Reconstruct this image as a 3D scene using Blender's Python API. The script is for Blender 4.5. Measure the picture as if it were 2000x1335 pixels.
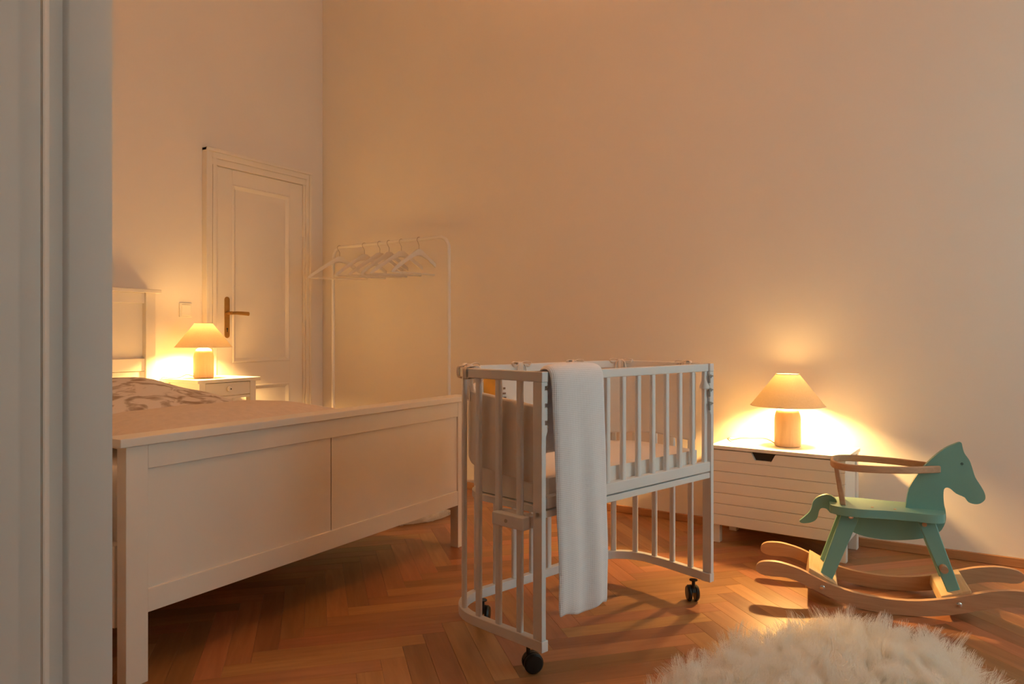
import bpy, bmesh, math, random
from mathutils import Vector, Matrix
from mathutils.geometry import tessellate_polygon
random.seed(7)
PI = math.pi
sc = bpy.context.scene
for o in list(bpy.data.objects):
    bpy.data.objects.remove(o)
COL = sc.collection

# ------------------------------------------------------------------ camera
FPX, HORIZON, CAMH = 1425.0, 651.0, 0.935
AZ = math.atan(868 / FPX)                       # heading, measured from the +X axis
FW = (math.cos(AZ), math.sin(AZ)); RT = (math.sin(AZ), -math.cos(AZ))
cd = bpy.data.cameras.new('camera'); cam = bpy.data.objects.new('camera', cd); COL.objects.link(cam)
cam.location = (0, 0, CAMH); cam.rotation_euler = (PI / 2, 0, AZ - PI / 2)
cd.sensor_width = 36; cd.lens = FPX / 2000 * 36; cd.shift_y = -(667.5 - HORIZON) / 2000
cd.clip_start = 0.02
sc.camera = cam

# ------------------------------------------------------------------ light
SKY_STRENGTH = 2.05
SKY_COLOR = (0.96, 1.40, 1.42, 1)
LAMP_WATT = 2.3
LAMP_COLOR = (1.0, 0.577, 0.175)
SPOT_WATT = 90.0
SPOT_COLOR = (1.0, 0.575, 0.185)
FILL_WATT = 33.5  # added warm fill, from an invented pendant out of view
FILL_COLOR = (1.0, 0.357, 0.092)
w = bpy.data.worlds.new('dusk_sky'); sc.world = w; w.use_nodes = True
bg = w.node_tree.nodes['Background']; bg.inputs[0].default_value = SKY_COLOR; bg.inputs[1].default_value = SKY_STRENGTH
sc.view_settings.view_transform = 'Standard'; sc.view_settings.look = 'None'
sc.view_settings.exposure = 0.0; sc.view_settings.gamma = 1.0
try: sc.view_settings.use_curve_mapping = False
except Exception: pass

try:
    sc.cycles.max_bounces = 14; sc.cycles.diffuse_bounces = 9; sc.cycles.transmission_bounces = 12
except Exception: pass

# ------------------------------------------------------------------ materials
def newmat(name):
    m = bpy.data.materials.new(name); m.use_nodes = True
    nt = m.node_tree; b = nt.nodes['Principled BSDF']
    return m, nt, b
def link(nt, a, b): nt.links.new(a, b)
def mat_plain(name, col, rough=0.5, var=0.0, vscale=6.0, bump=0.0, bscale=200.0, metal=0.0, spec=0.5, sheen=0.0):
    m, nt, b = newmat(name)
    b.inputs['Roughness'].default_value = rough; b.inputs['Metallic'].default_value = metal
    b.inputs['Specular IOR Level'].default_value = spec
    if sheen: b.inputs['Sheen Weight'].default_value = sheen
    tc = nt.nodes.new('ShaderNodeTexCoord')
    n = nt.nodes.new('ShaderNodeTexNoise'); n.inputs['Scale'].default_value = vscale; n.inputs['Detail'].default_value = 4
    link(nt, tc.outputs['Object'], n.inputs['Vector'])
    r = nt.nodes.new('ShaderNodeValToRGB')
    lo = tuple(max(0, c * (1 - var)) for c in col); hi = tuple(min(1, c * (1 + var)) for c in col)
    r.color_ramp.elements[0].position = 0.3; r.color_ramp.elements[1].position = 0.7
    r.color_ramp.elements[0].color = (*lo, 1); r.color_ramp.elements[1].color = (*hi, 1)
    link(nt, n.outputs['Fac'], r.inputs[0]); link(nt, r.outputs[0], b.inputs['Base Color'])
    if bump:
        n2 = nt.nodes.new('ShaderNodeTexNoise'); n2.inputs['Scale'].default_value = bscale; n2.inputs['Detail'].default_value = 3
        link(nt, tc.outputs['Object'], n2.inputs['Vector'])
        bp = nt.nodes.new('ShaderNodeBump'); bp.inputs['Strength'].default_value = bump; bp.inputs['Distance'].default_value = 0.002
        link(nt, n2.outputs['Fac'], bp.inputs['Height']); link(nt, bp.outputs[0], b.inputs['Normal'])
    return m
def mat_wood(name, c1, c2, axis='X', scale=9.0, rough=0.45, stretch=14.0, uv=False, per_object=False, spec=0.4):
    m, nt, b = newmat(name)
    b.inputs['Roughness'].default_value = rough; b.inputs['Specular IOR Level'].default_value = spec
    tc = nt.nodes.new('ShaderNodeTexCoord'); mp = nt.nodes.new('ShaderNodeMapping')
    s = {'X': (1, stretch, stretch), 'Y': (stretch, 1, stretch), 'Z': (stretch, stretch, 1)}[axis]
    mp.inputs['Scale'].default_value = s
    link(nt, tc.outputs['UV' if uv else 'Object'], mp.inputs['Vector'])
    vec = mp.outputs[0]
    if per_object:
        oi = nt.nodes.new('ShaderNodeObjectInfo'); gi = nt.nodes.new('ShaderNodeNewGeometry')
        ad = nt.nodes.new('ShaderNodeMath'); ad.operation = 'ADD'
        link(nt, oi.outputs['Random'], ad.inputs[0]); link(nt, gi.outputs['Random Per Island'], ad.inputs[1])
        fr = nt.nodes.new('ShaderNodeMath'); fr.operation = 'FRACT'; link(nt, ad.outputs[0], fr.inputs[0])
        ml = nt.nodes.new('ShaderNodeMath'); ml.operation = 'MULTIPLY'; ml.inputs[1].default_value = 37
        link(nt, fr.outputs[0], ml.inputs[0])
        va = nt.nodes.new('ShaderNodeVectorMath'); va.operation = 'ADD'
        link(nt, vec, va.inputs[0]); link(nt, ml.outputs[0], va.inputs[1]); vec = va.outputs[0]
    n = nt.nodes.new('ShaderNodeTexNoise'); n.inputs['Scale'].default_value = scale; n.inputs['Detail'].default_value = 6
    n.inputs['Roughness'].default_value = 0.62; n.inputs['Distortion'].default_value = 0.6
    link(nt, vec, n.inputs['Vector'])
    r = nt.nodes.new('ShaderNodeValToRGB'); r.color_ramp.elements[0].position = 0.28; r.color_ramp.elements[1].position = 0.72
    r.color_ramp.elements[0].color = (*c1, 1); r.color_ramp.elements[1].color = (*c2, 1)
    link(nt, n.outputs['Fac'], r.inputs[0])
    out = r.outputs[0]
    if per_object:
        hs = nt.nodes.new('ShaderNodeHueSaturation')
        mr = nt.nodes.new('ShaderNodeMapRange'); mr.inputs['To Min'].default_value = 0.72; mr.inputs['To Max'].default_value = 1.30
        link(nt, fr.outputs[0], mr.inputs[0]); link(nt, mr.outputs[0], hs.inputs['Value'])
        m2 = nt.nodes.new('ShaderNodeMath'); m2.operation = 'MULTIPLY'; m2.inputs[1].default_value = 7.31
        link(nt, fr.outputs[0], m2.inputs[0]); f2 = nt.nodes.new('ShaderNodeMath'); f2.operation = 'FRACT'; link(nt, m2.outputs[0], f2.inputs[0])
        mh = nt.nodes.new('ShaderNodeMapRange'); mh.inputs['To Min'].default_value = 0.485; mh.inputs['To Max'].default_value = 0.51
        link(nt, f2.outputs[0], mh.inputs[0]); link(nt, mh.outputs[0], hs.inputs['Hue'])
        link(nt, out, hs.inputs['Color']); out = hs.outputs[0]
    link(nt, out, b.inputs['Base Color'])
    bp = nt.nodes.new('ShaderNodeBump'); bp.inputs['Strength'].default_value = 0.12; bp.inputs['Distance'].default_value = 0.001
    link(nt, n.outputs['Fac'], bp.inputs['Height']); link(nt, bp.outputs[0], b.inputs['Normal'])
    return m

M = {}
M['wall'] = mat_plain('wall_plaster', (0.80, 0.755, 0.70), 0.9, 0.015, 1.5, 0.15, 90, spec=0.2)
M['ceiling'] = mat_plain('ceiling_plaster', (0.82, 0.79, 0.75), 0.9, 0.01, 1.5, 0.1, 90, spec=0.2)
M['door'] = mat_plain('door_paint', (0.80, 0.75, 0.67), 0.42, 0.015, 3, 0.06, 40)
M['jamb'] = mat_plain('jamb_paint', (0.78, 0.75, 0.70), 0.5, 0.02, 4, 0.08, 40)
M['bedwhite'] = mat_plain('bed_stained_white', (0.78, 0.73, 0.65), 0.42, 0.02, 4, 0.05, 60)
M['cribwhite'] = mat_plain('crib_lacquer', (0.79, 0.795, 0.80), 0.4, 0.01, 5, 0.03, 60)
M['chest'] = mat_plain('chest_white', (0.80, 0.77, 0.73), 0.5, 0.01, 4, 0.03, 60)
M['hole'] = mat_plain('dark_recess', (0.05, 0.04, 0.035), 0.8)  # near-black: stands for shade in the grip cut-out, also keyhole and knob screw
M['metalwhite'] = mat_plain('rack_white_metal', (0.78, 0.75, 0.70), 0.4)
M['hanger'] = mat_plain('hanger_white', (0.74, 0.70, 0.63), 0.5, 0.02)
M['steel'] = mat_plain('hook_steel', (0.45, 0.40, 0.34), 0.3, 0, metal=1.0)
M['chrome'] = mat_plain('bolt_steel', (0.75, 0.75, 0.75), 0.25, 0, metal=1.0)
M['brass'] = mat_plain('door_brass', (0.52, 0.31, 0.10), 0.35, 0.05, 30, metal=0.85)
M['black'] = mat_plain('black_plastic', (0.008, 0.008, 0.009), 0.4)
M['sheet'] = mat_plain('white_cotton', (0.82, 0.80, 0.77), 0.9, 0.01, 5, 0.25, 60, spec=0.1)
M['bumper'] = mat_plain('bumper_cotton', (0.80, 0.77, 0.73), 0.9, 0.02, 5, 0.25, 40, spec=0.1)
M['beige'] = mat_plain('beige_linen', (0.74, 0.64, 0.54), 0.95, 0.05, 40, 0.4, 300, spec=0.1)
M['orange'] = mat_plain('orange_print', (0.75, 0.30, 0.03), 0.9, 0.1, 20)
M['printbrown'] = mat_plain('brown_print', (0.25, 0.15, 0.10), 0.9, 0.1, 20)
M['ribbon'] = mat_plain('ribbon_cotton', (0.78, 0.72, 0.66), 0.9, 0.02, 20)
M['green'] = mat_plain('horse_green', (0.185, 0.40, 0.355), 0.42, 0.05, 8, 0.06, 60)
M['eyegreen'] = mat_plain('eye_dark_green', (0.05, 0.12, 0.11), 0.6)
M['beech'] = mat_wood('beech', (0.46, 0.26, 0.145), (0.58, 0.355, 0.21), 'X', 6, 0.5)
M['pine'] = mat_wood('pale_pine', (0.62, 0.42, 0.22), (0.74, 0.54, 0.32), 'Y', 6, 0.5)
M['lampwood'] = mat_wood('lamp_wood', (0.62, 0.43, 0.25), (0.72, 0.52, 0.32), 'Z', 4, 0.55)
M['basewood'] = mat_wood('baseboard_wood', (0.36, 0.17, 0.075), (0.47, 0.24, 0.11), 'Y', 5, 0.45)
M['plank'] = mat_wood('oak_plank', (0.285, 0.126, 0.048), (0.41, 0.198, 0.083), 'X', 3.2, 0.34, 11, uv=True, per_object=True, spec=0.45)
M['subfloor'] = mat_plain('floor_joint', (0.06, 0.03, 0.015), 0.9)
M['switch'] = mat_plain('switch_plastic', (0.80, 0.78, 0.72), 0.4)
M['cord'] = mat_plain('cord_white', (0.72, 0.66, 0.56), 0.6)
M['grey'] = mat_plain('notch_grey', (0.30, 0.30, 0.29), 0.6)

def mat_blanket():
    m, nt, b = newmat('waffle_cotton')
    b.inputs['Base Color'].default_value = (0.85, 0.87, 0.92, 1); b.inputs['Roughness'].default_value = 0.95
    b.inputs['Specular IOR Level'].default_value = 0.1; b.inputs['Sheen Weight'].default_value = 0.1
    tc = nt.nodes.new('ShaderNodeTexCoord')
    wv = nt.nodes.new('ShaderNodeTexWave'); wv.inputs['Scale'].default_value = 60; wv.bands_direction = 'X'
    wz = nt.nodes.new('ShaderNodeTexWave'); wz.inputs['Scale'].default_value = 60; wz.bands_direction = 'Z'
    link(nt, tc.outputs['Object'], wv.inputs[0]); link(nt, tc.outputs['Object'], wz.inputs[0])
    ad = nt.nodes.new('ShaderNodeMath'); ad.operation = 'ADD'
    link(nt, wv.outputs['Fac'], ad.inputs[0]); link(nt, wz.outputs['Fac'], ad.inputs[1])
    bp = nt.nodes.new('ShaderNodeBump'); bp.inputs['Strength'].default_value = 0.25; bp.inputs['Distance'].default_value = 0.002
    link(nt, ad.outputs[0], bp.inputs['Height']); link(nt, bp.outputs[0], b.inputs['Normal'])
    return m
M['blanket'] = mat_blanket()
def mat_print():
    m, nt, b = newmat('printed_cotton'); b.inputs['Roughness'].default_value = 0.95; b.inputs['Specular IOR Level'].default_value = 0.1
    tc = nt.nodes.new('ShaderNodeTexCoord')
    mp = nt.nodes.new('ShaderNodeMapping'); mp.inputs['Scale'].default_value = (1, 1.6, 1.4); link(nt, tc.outputs['Object'], mp.inputs[0])
    n = nt.nodes.new('ShaderNodeTexNoise'); n.inputs['Scale'].default_value = 11; n.inputs['Detail'].default_value = 7; n.inputs['Distortion'].default_value = 1.1
    link(nt, mp.outputs[0], n.inputs['Vector'])
    r = nt.nodes.new('ShaderNodeValToRGB'); e = r.color_ramp.elements
    e[0].position = 0.34; e[0].color = (0.38, 0.29, 0.21, 1); e[1].position = 0.50; e[1].color = (0.78, 0.71, 0.63, 1)
    q = e.new(0.42); q.color = (0.52, 0.43, 0.34, 1)
    link(nt, n.outputs['Fac'], r.inputs[0]); link(nt, r.outputs[0], b.inputs['Base Color'])
    return m
M['print'] = mat_print()
def mat_shade():
    m = bpy.data.materials.new('shade_linen'); m.use_nodes = True; nt = m.node_tree; nt.nodes.clear()
    out = nt.nodes.new('ShaderNodeOutputMaterial'); mx = nt.nodes.new('ShaderNodeMixShader'); mx.inputs[0].default_value = 0.38
    d = nt.nodes.new('ShaderNodeBsdfDiffuse'); t = nt.nodes.new('ShaderNodeBsdfTranslucent')
    tc = nt.nodes.new('ShaderNodeTexCoord'); n = nt.nodes.new('ShaderNodeTexNoise'); n.inputs['Scale'].default_value = 160; n.inputs['Detail'].default_value = 2
    link(nt, tc.outputs['Object'], n.inputs[0])
    r = nt.nodes.new('ShaderNodeValToRGB'); r.color_ramp.elements[0].color = (0.72, 0.60, 0.44, 1); r.color_ramp.elements[1].color = (0.84, 0.72, 0.55, 1)
    link(nt, n.outputs['Fac'], r.inputs[0])
    tr = nt.nodes.new('ShaderNodeMix'); tr.data_type = 'RGBA'; tr.blend_type = 'MULTIPLY'; tr.inputs[0].default_value = 1; tr.inputs[7].default_value = (0.42, 0.39, 0.32, 1)
    link(nt, r.outputs[0], tr.inputs[6]); link(nt, r.outputs[0], d.inputs[0]); link(nt, tr.outputs[2], t.inputs[0])
    link(nt, d.outputs[0], mx.inputs[1]); link(nt, t.outputs[0], mx.inputs[2]); link(nt, mx.outputs[0], out.inputs[0])
    return m
M['shade'] = mat_shade()
def mat_opal():
    m = bpy.data.materials.new('opal_glass'); m.use_nodes = True; nt = m.node_tree; nt.nodes.clear()
    out = nt.nodes.new('ShaderNodeOutputMaterial'); mx = nt.nodes.new('ShaderNodeMixShader'); mx.inputs[0].default_value = 0.3
    d = nt.nodes.new('ShaderNodeBsdfDiffuse'); t = nt.nodes.new('ShaderNodeBsdfTranslucent')
    d.inputs[0].default_value = (.9, .88, .84, 1); t.inputs[0].default_value = (.9, .86, .78, 1)
    link(nt, d.outputs[0], mx.inputs[1]); link(nt, t.outputs[0], mx.inputs[2]); link(nt, mx.outputs[0], out.inputs[0])
    return m
M['opal'] = mat_opal()
def mat_bulb():
    m, nt, b = newmat('bulb_glow'); b.inputs['Base Color'].default_value = (1, 1, 1, 1)
    b.inputs['Emission Color'].default_value = (1, 0.7, 0.35, 1); b.inputs['Emission Strength'].default_value = 6
    return m
M['bulb'] = mat_bulb()
def mat_glass():
    m = bpy.data.materials.new('window_glass'); m.use_nodes = True; nt = m.node_tree; nt.nodes.clear()
    out = nt.nodes.new('ShaderNodeOutputMaterial'); mx = nt.nodes.new('ShaderNodeMixShader'); mx.inputs[0].default_value = 0.06
    t = nt.nodes.new('ShaderNodeBsdfTransparent'); g = nt.nodes.new('ShaderNodeBsdfGlossy'); g.inputs['Roughness'].default_value = 0.02
    link(nt, t.outputs[0], mx.inputs[1]); link(nt, g.outputs[0], mx.inputs[2]); link(nt, mx.outputs[0], out.inputs[0])
    return m
M['glass'] = mat_glass()
def mat_fur(name, root, mid, tip):
    m = bpy.data.materials.new(name); m.use_nodes = True; nt = m.node_tree; nt.nodes.clear()
    out = nt.nodes.new('ShaderNodeOutputMaterial'); mx = nt.nodes.new('ShaderNodeMixShader'); mx.inputs[0].default_value = 0.4
    d = nt.nodes.new('ShaderNodeBsdfDiffuse'); t = nt.nodes.new('ShaderNodeBsdfTranslucent')
    hi = nt.nodes.new('ShaderNodeHairInfo'); r = nt.nodes.new('ShaderNodeValToRGB')
    r.color_ramp.elements[0].color = (*root, 1); r.color_ramp.elements[1].color = (*tip, 1)
    q = r.color_ramp.elements.new(0.45); q.color = (*mid, 1)
    link(nt, hi.outputs['Intercept'], r.inputs[0])
    link(nt, r.outputs[0], d.inputs[0]); link(nt, r.outputs[0], t.inputs[0])
    link(nt, d.outputs[0], mx.inputs[1]); link(nt, t.outputs[0], mx.inputs[2]); link(nt, mx.outputs[0], out.inputs[0])
    return m
M['fur'] = mat_fur('cream_fleece', (0.86, 0.72, 0.53), (0.985, 0.95, 0.87), (0.995, 0.985, 0.965))
M['fur2'] = mat_fur('white_fleece', (0.86, 0.80, 0.72), (0.95, 0.92, 0.87), (0.98, 0.96, 0.93))

# ------------------------------------------------------------------ geometry helpers
def finish(bm, name, mat, parent=None, bevel=0.0, smooth=35, seg=2, loc=None, rotz=None):
    bmesh.ops.recalc_face_normals(bm, faces=bm.faces)
    me = bpy.data.meshes.new(name); bm.to_mesh(me); bm.free()
    if smooth:
        me.polygons.foreach_set('use_smooth', [True] * len(me.polygons))
        me.set_sharp_from_angle(angle=math.radians(smooth))
    me.materials.append(M[mat] if isinstance(mat, str) else mat)
    o = bpy.data.objects.new(name, me); COL.objects.link(o)
    if parent is not None: o.parent = parent
    if loc: o.location = loc
    if rotz is not None: o.rotation_euler = (0, 0, rotz)
    if bevel:
        b = o.modifiers.new('edges', 'BEVEL'); b.width = bevel; b.segments = seg; b.limit_method = 'ANGLE'; b.angle_limit = math.radians(40)
        b.harden_normals = bool(smooth)
    return o
def abox(bm, x0, x1, y0, y1, z0, z1):
    v = [bm.verts.new(p) for p in ((x0, y0, z0), (x1, y0, z0), (x1, y1, z0), (x0, y1, z0), (x0, y0, z1), (x1, y0, z1), (x1, y1, z1), (x0, y1, z1))]
    for f in ((0, 3, 2, 1), (4, 5, 6, 7), (0, 1, 5, 4), (1, 2, 6, 5), (2, 3, 7, 6), (3, 0, 4, 7)):
        bm.faces.new([v[i] for i in f])
    return v
def box(name, x0, x1, y0, y1, z0, z1, mat, parent=None, bevel=0.003, **k):
    bm = bmesh.new(); abox(bm, x0, x1, y0, y1, z0, z1); return finish(bm, name, mat, parent, bevel, **k)
def hexa(bm, bot, top):                        # two quads of 3-D points
    v = [bm.verts.new(p) for p in list(bot) + list(top)]
    for f in ((0, 3, 2, 1), (4, 5, 6, 7), (0, 1, 5, 4), (1, 2, 6, 5), (2, 3, 7, 6), (3, 0, 4, 7)):
        bm.faces.new([v[i] for i in f])
def aprism(bm, pts, f):                        # closed outline, f(p, side)->3-D point
    a = [bm.verts.new(f(p, 0)) for p in pts]; b = [bm.verts.new(f(p, 1)) for p in pts]
    n = len(pts)
    for i in range(n): bm.faces.new((a[i], a[(i + 1) % n], b[(i + 1) % n], b[i]))
    for tri in tessellate_polygon([[Vector((p[0], p[1], 0)) for p in pts]]):
        if len(set(tri)) == 3:
            bm.faces.new([a[i] for i in tri]); bm.faces.new([b[i] for i in tri[::-1]])
def prism_xy(name, pts, z0, z1, mat, parent=None, bevel=0.0, **k):
    bm = bmesh.new(); aprism(bm, pts, lambda p, s: (p[0], p[1], z1 if s else z0)); return finish(bm, name, mat, parent, bevel, **k)
def prism_xz(name, pts, y0, y1, mat, parent=None, bevel=0.0, **k):
    bm = bmesh.new(); aprism(bm, pts, lambda p, s: (p[0], y1 if s else y0, p[1])); return finish(bm, name, mat, parent, bevel, **k)
def lathe(bm, prof, n=40, c=(0, 0, 0), axis='Z', caps=True):
    rings = []
    for r, z in prof:
        ring = []
        for i in range(n):
            a = 2 * PI * i / n; p = (r * math.cos(a), r * math.sin(a), z)
            if axis == 'Y': p = (p[0], p[2], p[1])
            if axis == 'X': p = (p[2], p[0], p[1])
            ring.append(bm.verts.new((p[0] + c[0], p[1] + c[1], p[2] + c[2])))
        rings.append(ring)
    for a, b in zip(rings, rings[1:]):
        for i in range(n): bm.faces.new((a[i], a[(i + 1) % n], b[(i + 1) % n], b[i]))
    if caps:
        bm.faces.new(rings[0][::-1]); bm.faces.new(rings[-1])
def atube(bm, pts, r, n=8, caps=True, flat=1.0):
    pts = [Vector(p) for p in pts]; m = len(pts)
    t0 = (pts[1] - pts[0]).normalized(); up = Vector((0, 0, 1)) if abs(t0.z) < 0.9 else Vector((1, 0, 0))
    nrm = t0.cross(up).normalized(); rings = []
    for i, p in enumerate(pts):
        t = (pts[min(i + 1, m - 1)] - pts[max(i - 1, 0)]).normalized()
        nrm = (nrm - t * nrm.dot(t)).normalized(); bn = t.cross(nrm)
        rr = r[i] if isinstance(r, (list, tuple)) else r
        rings.append([bm.verts.new(p + (nrm * math.cos(2 * PI * k / n) + bn * math.sin(2 * PI * k / n) * flat) * rr) for k in range(n)])
    for a, b in zip(rings, rings[1:]):
        for k in range(n): bm.faces.new((a[k], a[(k + 1) % n], b[(k + 1) % n], b[k]))
    if caps: bm.faces.new(rings[0][::-1]); bm.faces.new(rings[-1])
def tube(name, pts, r, mat, parent=None, n=8, flat=1.0, **k):
    bm = bmesh.new(); atube(bm, pts, r, n, flat=flat); return finish(bm, name, mat, parent, smooth=50, **k)
def arail(bm, path, wid, z0, z1):              # rectangular section along a plan path; z may be a function of 0..1
    m = len(path); R = []
    for i, p in enumerate(path):
        a = path[max(i - 1, 0)]; b = path[min(i + 1, m - 1)]
        d = Vector((b[0] - a[0], b[1] - a[1])).normalized(); nx, ny = -d.y, d.x
        s = i / (m - 1); za = z0(s) if callable(z0) else z0; zb = z1(s) if callable(z1) else z1
        hw = wid / 2
        R.append([bm.verts.new(q) for q in ((p[0] - nx * hw, p[1] - ny * hw, za), (p[0] + nx * hw, p[1] + ny * hw, za), (p[0] + nx * hw, p[1] + ny * hw, zb), (p[0] - nx * hw, p[1] - ny * hw, zb))])
    for a, b in zip(R, R[1:]):
        for k in range(4): bm.faces.new((a[k], a[(k + 1) % 4], b[(k + 1) % 4], b[k]))
    bm.faces.new(R[0][::-1]); bm.faces.new(R[-1])
def rail(name, path, wid, z0, z1, mat, parent=None, bevel=0.003, **k):
    bm = bmesh.new(); arail(bm, path, wid, z0, z1); return finish(bm, name, mat, parent, bevel, **k)
def spline(pts, n=8, closed=False):
    P = [Vector(p) for p in pts]; out = []; m = len(P)
    rng = range(m if closed else m - 1)
    for i in rng:
        if closed: a, b, c, d = P[(i - 1) % m], P[i], P[(i + 1) % m], P[(i + 2) % m]
        else: a, b, c, d = P[max(i - 1, 0)], P[i], P[i + 1], P[min(i + 2, m - 1)]
        for k in range(n):
            t = k / n
            out.append(0.5 * ((2 * b) + (c - a) * t + (2 * a - 5 * b + 4 * c - d) * t * t + (3 * b - a - 3 * c + d) * t ** 3))
    if not closed: out.append(P[-1])
    return [tuple(v) for v in out]
def thing(name, label, cat, loc=(0, 0, 0), rotz=0.0, group=None):
    o = bpy.data.objects.new(name, None); COL.objects.link(o); o.empty_display_size = 0.05
    o.location = loc; o.rotation_euler = (0, 0, rotz); o['label'] = label; o['category'] = cat
    if group: o['group'] = group
    return o
def tag(o, label, cat, group=None):
    o['label'] = label; o['category'] = cat
    if group: o['group'] = group
    return o
def struct(o, label=None):
    o['kind'] = 'structure'
    if label: o['label'] = label
    return o
def child(o, p): o.parent = p; return o

# ------------------------------------------------------------------ room shell
XR, YD, YF, ZC = 3.55, 3.98, -1.6, 3.75            # right wall, door wall, window wall, ceiling
XL0, XL1 = 0.50, 0.80                                # wall with the wide doorway (camera stands beyond it)
BEND, CORN = (XR, 0.90), (3.857, YD)
WALLC = [(XR + .307 * (k / 28) ** 2, .90 + 3.08 * k / 28) for k in range(29)]          # the long wall bows outwards towards the corner
DO0, DO1, DOH = -0.21, 1.389, 2.75                   # doorway opening
AX0 = -3.4                                           # adjoining room
struct(prism_xy('wall_right', [(XR, YF - .3)] + WALLC + [(CORN[0] + .05, YD + .3), (4.2, YD + .3), (4.2, YF - .3)], -.05, ZC, 'wall', smooth=20), 'long plain plaster wall behind the crib and chest')
struct(box('wall_back', AX0 - .3, 4.2, YD, YD + .3, -.05, ZC, 'wall', bevel=0, smooth=0), 'plaster wall holding the panelled door')
bm = bmesh.new()
abox(bm, XL0, XL1, DO1 + .02, YD + .1, -.05, ZC); abox(bm, XL0, XL1, YF - .1, DO0 - .02, -.05, ZC); abox(bm, XL0, XL1, DO0 - .02, DO1 + .02, DOH, ZC)
struct(finish(bm, 'wall_left', 'wall', smooth=0), 'thick wall with the wide doorway in the foreground')
def window_wall(name, x0, x1, wx0, wx1, wz0, wz1):
    bm = bmesh.new()
    abox(bm, x0, wx0, YF - .3, YF, -.05, ZC); abox(bm, wx1, x1, YF - .3, YF, -.05, ZC)
    abox(bm, wx0, wx1, YF - .3, YF, -.05, wz0); abox(bm, wx0, wx1, YF - .3, YF, wz1, ZC)
    return struct(finish(bm, name, 'wall', smooth=0))
def window(name, wx0, wx1, wz0, wz1):
    y0, y1 = YF - .18, YF - .12; t = .055
    bm = bmesh.new()
    abox(bm, wx0, wx0 + t, y0, y1, wz0, wz1); abox(bm, wx1 - t, wx1, y0, y1, wz0, wz1)
    abox(bm, wx0 + t, wx1 - t, y0, y1, wz0, wz0 + t); abox(bm, wx0 + t, wx1 - t, y0, y1, wz1 - t, wz1)
    xm = (wx0 + wx1) / 2; zm = wz0 + (wz1 - wz0) * .68
    abox(bm, xm - .04, xm + .04, y0, y1, wz0 + t, wz1 - t); abox(bm, wx0 + t, wx1 - t, y0 + .005, y1 - .005, zm - .04, zm + .04)
    o = struct(finish(bm, name, 'jamb', smooth=0))
    for a, b in ((wx0 + t, xm - .04), (xm + .04, wx1 - t)):
        for c, d in ((wz0 + t, zm - .04), (zm + .04, wz1 - t)):
            box('pane', a, b, y0 + .028, y0 + .032, c, d, 'glass', o, bevel=0, smooth=0)
    box('window_sill', wx0 - .04, wx1 + .04, YF - .12, YF + .10, wz0 - .035, wz0, 'jamb', o)
    return o
window_wall('wall_front', XL0, 4.2, 1.50, 3.15, .45, 2.50); window('window_1', 1.50, 3.15, .45, 2.50)
struct(box('wall_front_hall', AX0 - .3, XL0, YF - .3, YF, -.05, ZC, 'wall', bevel=0, smooth=0))
struct(box('wall_left_hall', AX0 - .3, AX0, YF - .3, YD, -.05, ZC, 'wall', bevel=0, smooth=0))
struct(box('ceiling', AX0 - .3, 4.2, YF - .3, YD + .3, ZC, ZC + .2, 'ceiling', bevel=0, smooth=0))

# invented pendant, unseen above the frame, added as warm ambient fill for the walls
FILL_POS = (2.0, 0.95, 2.55)
fill_root = bpy.data.objects.new('added_fill_pendant', None); COL.objects.link(fill_root); struct(fill_root, 'unseen bowl pendant added above the picture as warm fill light'); fill_root.location = FILL_POS
bm = bmesh.new(); pr = [(.02, -.10), (.12, -.085), (.19, -.04), (.215, .02), (.21, .021)]
lathe(bm, pr[:4], 40, caps=False); finish(bm, 'bowl', 'opal', fill_root)
for k in range(3):
    a = 2 * PI * k / 3; tube('hanging_rod', [(.205 * math.cos(a), .205 * math.sin(a), .02), (.0, .0, .45)], .003, 'brass', fill_root, 6)
tube('hanging_cord', [(0, 0, .45), (0, 0, ZC - FILL_POS[2])], .005, 'cord', fill_root, 8)
ld = bpy.data.lights.new('added_fill_light', 'POINT'); ld.energy = FILL_WATT; ld.color = FILL_COLOR; ld.shadow_soft_size = .05
lo = bpy.data.objects.new('added_fill_light', ld); COL.objects.link(lo); lo.parent = fill_root; lo.location = (0, 0, -.03)

# floor: herringbone of single oak planks on a dark slab
floor = struct(box('floor', AX0 - .3, 4.2, YF - .3, YD + .3, -.12, -.014, 'subfloor', bevel=0, smooth=0), 'warm oak herringbone parquet floor')
PW, PL, GAP = 0.0714, 0.0714 * 7, 0.00025
fa = math.radians(-43.5); d1 = Vector((math.cos(fa), math.sin(fa))); d2 = Vector((-math.sin(fa), math.cos(fa)))
FO = Vector((1.2, 1.0))
def plank_mesh(bm, uvl, cen, ang, uo):
    c, s = math.cos(ang), math.sin(ang); hx, hy = PL / 2 - GAP, PW / 2 - GAP; bv = .0004
    def P(x, y, z): return (cen[0] + c * x - s * y, cen[1] + s * x + c * y, z)
    lv = [[(-hx, -hy), (hx, -hy), (hx, hy), (-hx, hy)]]
    top = [bm.verts.new(P(x - math.copysign(bv, x), y - math.copysign(bv, y), 0)) for x, y in lv[0]]
    mid = [bm.verts.new(P(x, y, -bv)) for x, y in lv[0]]; bot = [bm.verts.new(P(x, y, -.013)) for x, y in lv[0]]
    fs = [bm.faces.new(top)]
    for i in range(4):
        j = (i + 1) % 4
        fs.append(bm.faces.new((mid[i], mid[j], top[j], top[i]))); fs.append(bm.faces.new((bot[i], bot[j], mid[j], mid[i])))
    uvs = {}
    for vs in (top, mid, bot):
        for v, (x, y) in zip(vs, lv[0]): uvs[v] = (x + uo[0], y + uo[1])
    for f in fs:
        for l in f.loops: l[uvl].uv = uvs[l.vert]
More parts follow.
